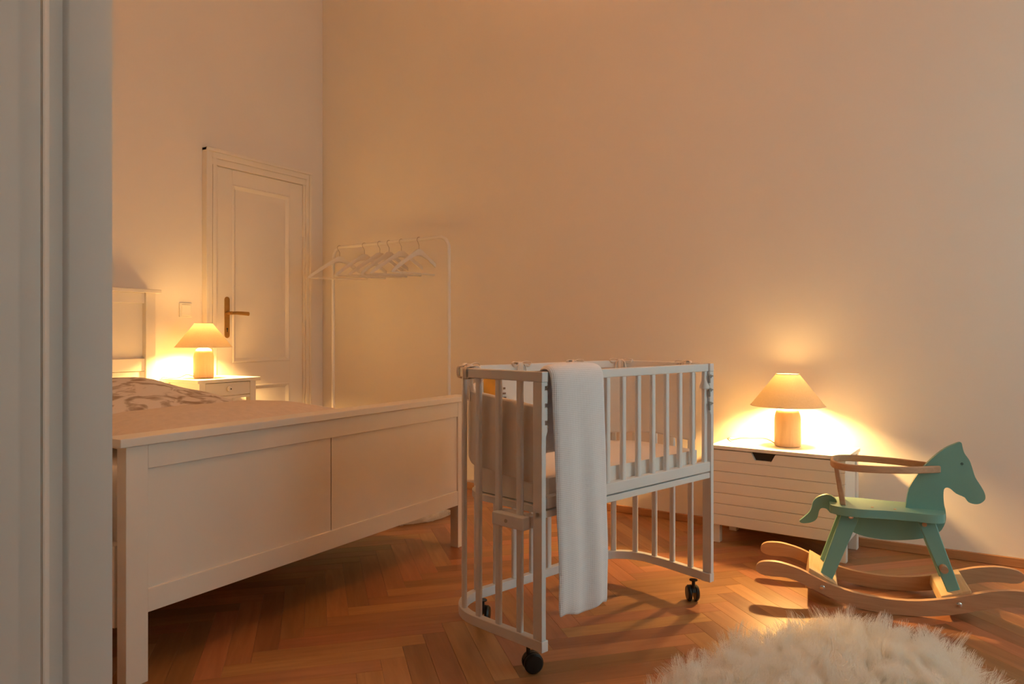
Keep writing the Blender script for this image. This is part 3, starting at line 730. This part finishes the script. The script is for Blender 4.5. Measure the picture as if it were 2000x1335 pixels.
def bow(sv, big=1.0, loops=((1, .03), (-1, .028)), dz=0):
    (x, y), a = at_s(U, S, sv); c, sn = math.cos(a), math.sin(a)
    def Wp(t, n_, z): return (x + c * t - sn * n_, y + sn * t + c * n_, z)
    bm = bmesh.new(); zc = ZT1 + .002
    # band round the rail
    for off in (-.004, .007):
        bd = [(-.013, ZT0 - .002), (.013, ZT0 - .002), (.0135, ZT1 + .0015), (-.0135, ZT1 + .0015), (-.013, ZT0 - .002)]
        atube(bm, [Wp(off, n_, z) for n_, z in spline([(p[0], p[1], 0) for p in bd], 4) and [(q[0], q[1]) for q in spline([(p[0], p[1], 0) for p in bd], 4)]], .0055, 6, flat=.35)
    finish(bm, 'ribbon_band', 'ribbon', bump)
    bm = bmesh.new()
    for sg, ln in loops:
        ln *= big
        lp = spline([(0, -.004, zc), (sg * ln * .6, -.010, zc + .004 * big), (sg * ln, -.016, zc + .002), (sg * ln * .7, -.018, zc - .010), (0, -.006, zc)], 6)
        atube(bm, [Wp(*p) for p in lp], .0045, 6, flat=.4)
        tl = spline([(0, -.006, zc), (sg * ln * .35, -.017, zc - .006), (sg * ln * .5, -.019, zc - .03 * big), (sg * ln * .42, -.021, zc - .055 * big)], 5)
        atube(bm, [Wp(*p) for p in tl], .004, 6, flat=.4)
    finish(bm, 'ribbon_bow', 'ribbon', bump)
bow(.36, 1.9); bow(.30, 1.3); bow(.45, 1.7); bow(.685, 1.5); bow(.955, 1.5); bow(1.19, 1.5); bow(total - .11, 1.2)
def frontpt(x, y, z): v = Tc @ Vector((x, y, z)); return v
# folded blanket over the front rail
def blanket():
    n = 22; rows = []
    prof = [(.034, .60), (.034, .66), (.034, .72), (.033, .79), (.031, .822), (.026, .834), (.018, .838), (.004, .838), (-.004, .834), (-.010, .822), (-.013, .79), (-.014, .74), (-.016, .68), (-.018, .60), (-.020, .52), (-.022, .44), (-.023, .36), (-.024, .29), (-.025, .22), (-.025, .165)]
    thk = .017
    def surf(i, j, side):
        u = i / n; y, z = prof[j]
        k0 = max(0, min(j + 1, len(prof) - 1)); k1 = max(0, j - 1)
        ty, tz = prof[k0][0] - prof[k1][0], prof[k0][1] - prof[k1][1]; L = math.hypot(ty, tz); ny, nz_ = -tz / L, ty / L   # outward
        if ny * (-1) < 0 and z > .9: pass
        fall = max(0, (.83 - z) / .66) if y < 0 else 0
        x0 = .024 + .014 * fall ** .5; x1 = .243 + .006 * fall
        x = x0 + (x1 - x0) * u
        edge = math.sin(PI * min(1, max(0, u))) ** .32
        wv = fall * (.006 * math.sin(9 * u + 1.0) + .004 * math.sin(17 * u + 2 + 2 * z))
        if j == len(prof) - 1: z += .007 * math.sin(9 * u + .6) - .006 * u
        t = thk * (.15 + .85 * edge) * side
        # outside normal: away from the rail
        cy, cz = .011, .72 if z < .8 else .81
        return (x + .004 * fall * math.sin(6 * z * 4), y - wv + (-ny) * (-t) * 0 + (t * (1 if ny > 0 else 1) * ny if side else 0), z + t * nz_)
    bm = bmesh.new(); V = {}
    for sd in (0, 1):
        for i in range(n + 1):
            for j in range(len(prof)): V[sd, i, j] = bm.verts.new(surf(i, j, -sd))
    m = len(prof)
    for i in range(n):
        for j in range(m - 1):
            for sd in (0, 1): bm.faces.new((V[sd, i, j], V[sd, i + 1, j], V[sd, i + 1, j + 1], V[sd, i, j + 1]))
    for j in range(m - 1):
        for i in (0, n): bm.faces.new((V[0, i, j], V[0, i, j + 1], V[1, i, j + 1], V[1, i, j]))
    for i in range(n):
        for j in (0, m - 1): bm.faces.new((V[0, i, j], V[0, i + 1, j], V[1, i + 1, j], V[1, i, j]))
    return bm
bk_ = finish(blanket(), 'baby_blanket', 'blanket', None, smooth=70); bk_.matrix_world = Tc
sdv = bk_.modifiers.new('soft', 'SUBSURF'); sdv.levels = 1; sdv.render_levels = 2
tag(bk_, 'folded white cotton blanket hanging over the crib rail', 'blanket')

# ------------------------------------------------------------------ low chest with lamp
ca = math.atan2(1, .07) - PI / 2                     # chest turned slightly off the wall
chest = thing('toy_chest', 'low white chest with grooved front and cut-out grip', 'chest', (3.233, .383, 0), ca)
cw, cdp, ch = .560, .275, .437                       # local: x depth, y along the front
box('top', -.017, cdp, -.006, cw + .006, ch - .016, ch, 'chest', chest, .002)
for a in (.004, cdp - .040):
    for b in (0, cw - .036): box('leg', a, a + .036, b, b + .036, 0, ch - .016, 'chest', chest, .002)
box('side_panel', .04, cdp - .04, .008, .020, .10, ch - .05, 'chest', chest, .001); box('side_panel', .04, cdp - .04, cw - .020, cw - .008, .10, ch - .05, 'chest', chest, .001)
box('side_rail', .04, cdp - .04, .004, .030, ch - .05, ch - .016, 'chest', chest, .001); box('side_rail', .04, cdp - .04, .004, .030, .07, .10, 'chest', chest, .001)
box('side_rail', .04, cdp - .04, cw - .030, cw - .004, ch - .05, ch - .016, 'chest', chest, .001)
box('back_panel', cdp - .02, cdp - .008, .03, cw - .03, .08, ch - .016, 'chest', chest, .001)
box('bottom', .03, cdp - .03, .03, cw - .03, .085, .10, 'chest', chest, .001)
front = bpy.data.objects.new('drawer_front', None); COL.objects.link(front); front.parent = chest
nb = 7; z0, z1 = .083, ch - .019; bh = (z1 - z0) / nb
for k in range(nb):
    a, b = z0 + k * bh + .0007, z0 + (k + 1) * bh - .0007
    if k < nb - 1: box('board', -.014, .003, .0, cw, a, b, 'chest', front, .0018)
    else:
        g0, g1 = .275, .380                          # grip cut-out (local y runs from right to left)
        bm = bmesh.new(); zc = b - .032; xa, xb = -.014, .003
        abox(bm, xa, xb, 0, g0, zc, b); abox(bm, xa, xb, g1, cw, zc, b); abox(bm, xa, xb, 0, cw, a, zc)
        hexa(bm, ((xa, g0, zc), (xb, g0, zc), (xb, g0 + .018, zc), (xa, g0 + .018, zc)), ((xa, g0, b), (xb, g0, b), (xb, g0 + .001, b), (xa, g0 + .001, b)))
        hexa(bm, ((xa, g1 - .018, zc), (xb, g1 - .018, zc), (xb, g1, zc), (xa, g1, zc)), ((xa, g1 - .001, b), (xb, g1 - .001, b), (xb, g1, b), (xa, g1, b)))
        finish(bm, 'board', 'chest', front, 0, smooth=0)
box('grip_shade_plate', .0035, .006, .25, .40, z1 - .05, z1, 'hole', front, 0)  # thin dark plate painted as the shade inside the grip cut-out
lamp('lit lamp with wooden base and linen shade on the white chest', (3.392, .638, ch + .0005), [(-.03, .045, .012), (-.03, .09, .030), (-.05, .15, .030), (-.02, .20, .022), (.02, .25, .006), (.10, .285, .002), (.12, .32, -.05), (.12, .33, -.30)])

# ------------------------------------------------------------------ rocking horse
HA = math.radians(-81)
horse = thing('rocking_horse', 'green wooden rocking horse with beech rockers and safety ring', 'rocking horse', (2.874, .188, 0), HA)
head_o = [(0.030, 0.300), (0.037, 0.331), (0.04, 0.361), (0.048, 0.401), (0.069, 0.442), (0.092, 0.477), (0.12, 0.511), (0.154, 0.543), (0.183, 0.560), (0.198, 0.567), (0.204, 0.565), (0.206, 0.556), (0.208, 0.546), (0.213, 0.53), (0.227, 0.508), (0.235, 0.483), (0.244, 0.452), (0.26, 0.424), (0.271, 0.4), (0.272, 0.381), (0.26, 0.367), (0.244, 0.362), (0.224, 0.367), (0.213, 0.382), (0.188, 0.393), (0.171, 0.408), (0.160, 0.411), (0.152, 0.403), (0.151, 0.377), (0.153, 0.351), (0.157, 0.332), (0.158, 0.300), (0.149, 0.273), (0.137, 0.257)]
belly = [(0.103, 0.236), (0.057, 0.223), (-0.002, 0.215), (-0.061, 0.215), (-0.11, 0.223), (-0.147, 0.24), (-0.171, 0.268), (-0.19, 0.297)]
bodypts = spline([(x, z, 0) for x, z in head_o[2:] + belly], 3) + [(-.19, .302, 0), (.030, .302, 0), (.036, .331, 0)]
bodypts = [(p[0], p[1]) for p in bodypts]
prism_xz('body', bodypts, -.010, .010, 'green', horse, .004)
tail_o = [(-.178, .300), (-.180, .330), (-0.187, 0.343), (-0.198, 0.352), (-0.215, 0.356), (-0.24, 0.347), (-0.259, 0.328), (-0.269, 0.293), (-0.292, 0.266), (-0.306, 0.252), (-0.295, 0.245), (-0.266, 0.251), (-0.247, 0.267), (-0.24, 0.295), (-0.231, 0.306), (-0.215, 0.304), (-0.20, 0.290)]
prism_xz('tail', [(p[0], p[1]) for p in spline([(x, z, 0) for x, z in tail_o], 3, True)], -.010, .010, 'green', horse, .004)
for y in (-.0102, .0102):
    bm = bmesh.new(); lathe(bm, [(.0045, y - .0004), (.0045, y + .0004)], 14, (.205, 0, .495), 'Y'); finish(bm, 'eye', 'eyegreen', horse)
bm = bmesh.new()
so = [(-.205, -.030), (-.200, -.065), (-.165, -.088), (-.10, -.096), (-.03, -.086), (.04, -.084), (.10, -.090), (.136, -.080), (.150, -.05), (.152, 0)]
sp = [(x, y) for x, y in so] + [(x, -y) for x, y in so[-2::-1]]
sp = [(p[0], p[1]) for p in spline([(x, y, 0) for x, y in sp], 4, True)]
seat = prism_xy('seat', sp, .303, .332, 'green', horse, .011, seg=4)
for x, y in ((-.07, -.05), (.0, -.052)):
    bm = bmesh.new(); lathe(bm, [(.005, .3322), (.004, .3335)], 12, (x, y, 0)); finish(bm, 'peg_cap', 'beech', seat)
rt_ = [(-0.448, 0.106), (-0.442, 0.117), (-0.424, 0.127), (-0.384, 0.131), (-0.346, 0.126), (-0.303, 0.115), (-0.26, 0.097), (-0.199, 0.073), (-0.128, 0.056), (-0.047, 0.049), (0.032, 0.051), (0.098, 0.062), (0.157, 0.077), (0.195, 0.089), (0.226, 0.100), (0.263, 0.112), (0.309, 0.121), (0.350, 0.124), (.392, .118), (.410, .106)]
rb_ = [(.412, .094), (.402, .078), (.375, .072), (0.340, 0.072), (0.299, 0.067), (0.263, 0.058), (0.21, 0.040), (0.152, 0.022), (0.087, 0.008), (0.02, 0.0015), (-0.047, 0.000), (-0.117, 0.006), (-0.187, 0.023), (-0.248, 0.046), (-0.303, 0.070), (-0.346, 0.080), (-0.384, 0.079), (-0.416, 0.079), (-0.438, 0.085), (-.447, .094)]
rk = [(p[0], p[1]) for p in spline([(x, z, 0) for x, z in rt_ + rb_], 2, True)]
for y in (-.128, .128):
    o = prism_xz('rocker', rk, y - .010, y + .010, 'beech', horse, .004)
    for bx, bz in ((-.231, .061), (.176, .059)):
        sg = -1 if y < 0 else 1
        bm = bmesh.new(); lathe(bm, [(.0085, y + sg * .0095), (.0085, y + sg * .0115), (.006, y + sg * .0135), (.002, y + sg * .014)], 18, (bx, 0, bz), 'Y'); finish(bm, 'bolt', 'chrome', o)
def crossblock(x0, x1, z0, z1, slope):
    bm = bmesh.new()
    bot = [(x0, -.1175, z0), (x1, -.1175, z0 + slope * .0), (x1, .1175, z0), (x0, .1175, z0)]
    top = [(x0 + .012, -.1175, z1), (x1 - .004, -.1175, z1 - abs(slope)), (x1 - .004, .1175, z1 - abs(slope)), (x0 + .012, .1175, z1)]
    if slope > 0: top = [(x0 + .004, -.1175, z1 - slope), (x1 - .012, -.1175, z1), (x1 - .012, .1175, z1), (x0 + .004, .1175, z1 - slope)]
    hexa(bm, bot, top); return finish(bm, 'cross_block', 'pine', horse, .003)
crossblock(-.285, -.180, .045, .118, -.046); crossblock(.125, .225, .040, .104, .03)
def leg(top, bot, sy, nm='leg'):
    (ta, tz0), (tb, tz1) = top; (ba, bz0), (bb_, bz1) = bot
    yt, yb, th = sy * .062, sy * .094, sy * .018
    bm = bmesh.new()
    hexa(bm, ((ba, yb - th, bz0), (bb_, yb - th, bz1), (bb_, yb, bz1), (ba, yb, bz0)), ((ta, yt - th, tz0), (tb, yt - th, tz1), (tb, yt, tz1), (ta, yt, tz0)))
    return finish(bm, nm, 'green', horse, .003)
for sy in (-1, 1):
    L1 = leg(((-.168, .303), (-.108, .303)), ((-.240, .086), (-.198, .078)), sy)
    L2 = leg(((.066, .303), (.119, .303)), ((.153, .072), (.190, .084)), sy)
    bm = bmesh.new(); lathe(bm, [(.008, sy * .064), (.008, sy * .067), (.004, sy * .069)], 16, (-.138, 0, .297), 'Y'); finish(bm, 'bolt', 'chrome', L1)
    bm = bmesh.new(); lathe(bm, [(.0075, sy * .062), (.0075, sy * .0675)], 16, (.087, 0, .292), 'Y'); finish(bm, 'peg', 'beech', L2)
bm = bmesh.new()
atube(bm, [(.139, -.112, .158), (.139, .112, .158)], .012, 12); finish(bm, 'foot_peg', 'beech', horse)
# safety ring of bent beech and the back post
RP = [(.139, -.022), (.10, -.045), (.03, -.085), (-.05, -.107), (-.12, -.112), (-.165, -.098), (-.190, -.062), (-.197, 0)]
RP = RP + [(x, -y) for x, y in RP[-2::-1]]
RP = [(p[0], p[1]) for p in spline([(x, y, 0) for x, y in RP], 5)]
rail('safety_ring', RP, .012, .462, .486, 'beech', horse, .004, smooth=40)
for sy in (-1, 1): pass
bm = bmesh.new()
hexa(bm, ((-.172, -.055, .331), (-.152, -.055, .331), (-.152, .055, .331), (-.172, .055, .331)), ((-.193, -.055, .470), (-.178, -.055, .470), (-.178, .055, .470), (-.193, .055, .470)))
finish(bm, 'back_rest', 'beech', horse, .004)

# ------------------------------------------------------------------ sheepskin rugs
def sheepskin(name, outline, label, fur, count, kids, length, seed):
    pts = [(p[0], p[1]) for p in spline([(x, y, 0) for x, y in outline], 5, True)]
    cx = sum(p[0] for p in pts) / len(pts); cy = sum(p[1] for p in pts) / len(pts)
    bm = bmesh.new(); rings = []; K = 10; n = len(pts)
    for k in range(1, K + 1):
        f = k / K; rings.append([bm.verts.new((cx + (x - cx) * f, cy + (y - cy) * f, .004 + .014 * (1 - f ** 4))) for x, y in pts])
    c = bm.verts.new((cx, cy, .018))
    for i in range(n): bm.faces.new((c, rings[0][i], rings[0][(i + 1) % n]))
    for a, b in zip(rings, rings[1:]):
        for i in range(n): bm.faces.new((a[i], b[i], b[(i + 1) % n], a[(i + 1) % n]))
    o = finish(bm, name, M[fur], None, smooth=60)
    tag(o, label, 'rug')
    md = o.modifiers.new('fleece', 'PARTICLE_SYSTEM'); ps = md.particle_system; st = ps.settings
    st.type = 'HAIR'; st.count = count; st.hair_length = length; st.hair_step = 4; st.emit_from = 'FACE'; st.use_modifier_stack = False
    st.use_advanced_hair = True
    st.normal_factor = 0.012; st.factor_random = 0.016; st.tangent_factor = 0.0; st.brownian_factor = 0.012
    st.child_type = 'INTERPOLATED'; st.rendered_child_count = kids; st.child_percent = 4
    st.clump_factor = 0.72; st.clump_shape = 0.25; st.roughness_1 = .006; st.roughness_1_size = .3; st.roughness_endpoint = .012; st.roughness_2 = .01
    st.length_random = 0.45; st.child_length = 1.0
    st.render_step = 4; st.display_step = 3
    st.root_radius = 1.0; st.tip_radius = 0.25; st.radius_scale = 0.0011
    ps.seed = seed
    return o
sheepskin('sheepskin_rug', [(1.78, .63), (1.90, .585), (2.04, .54), (2.17, .465), (2.33, .385), (2.40, .30), (2.43, .22), (2.42, .10), (2.35, .02), (2.26, -.02), (2.17, -.05), (1.98, -.09), (1.75, -.06), (1.55, .04), (1.42, .22), (1.44, .44), (1.58, .60)],
          'shaggy cream sheepskin rug on the parquet in front of the rocking horse', 'fur', 3200, 80, .048, 3)
sheepskin('sheepskin_rug', [(2.76, 2.30), (2.92, 2.22), (3.08, 2.24), (3.20, 2.36), (3.24, 2.60), (3.18, 2.86), (3.02, 3.00), (2.84, 2.92), (2.72, 2.66), (2.70, 2.44)],
          'white sheepskin rug on the floor beyond the footboard, under the clothes rail', 'fur2', 1500, 25, .045, 5)
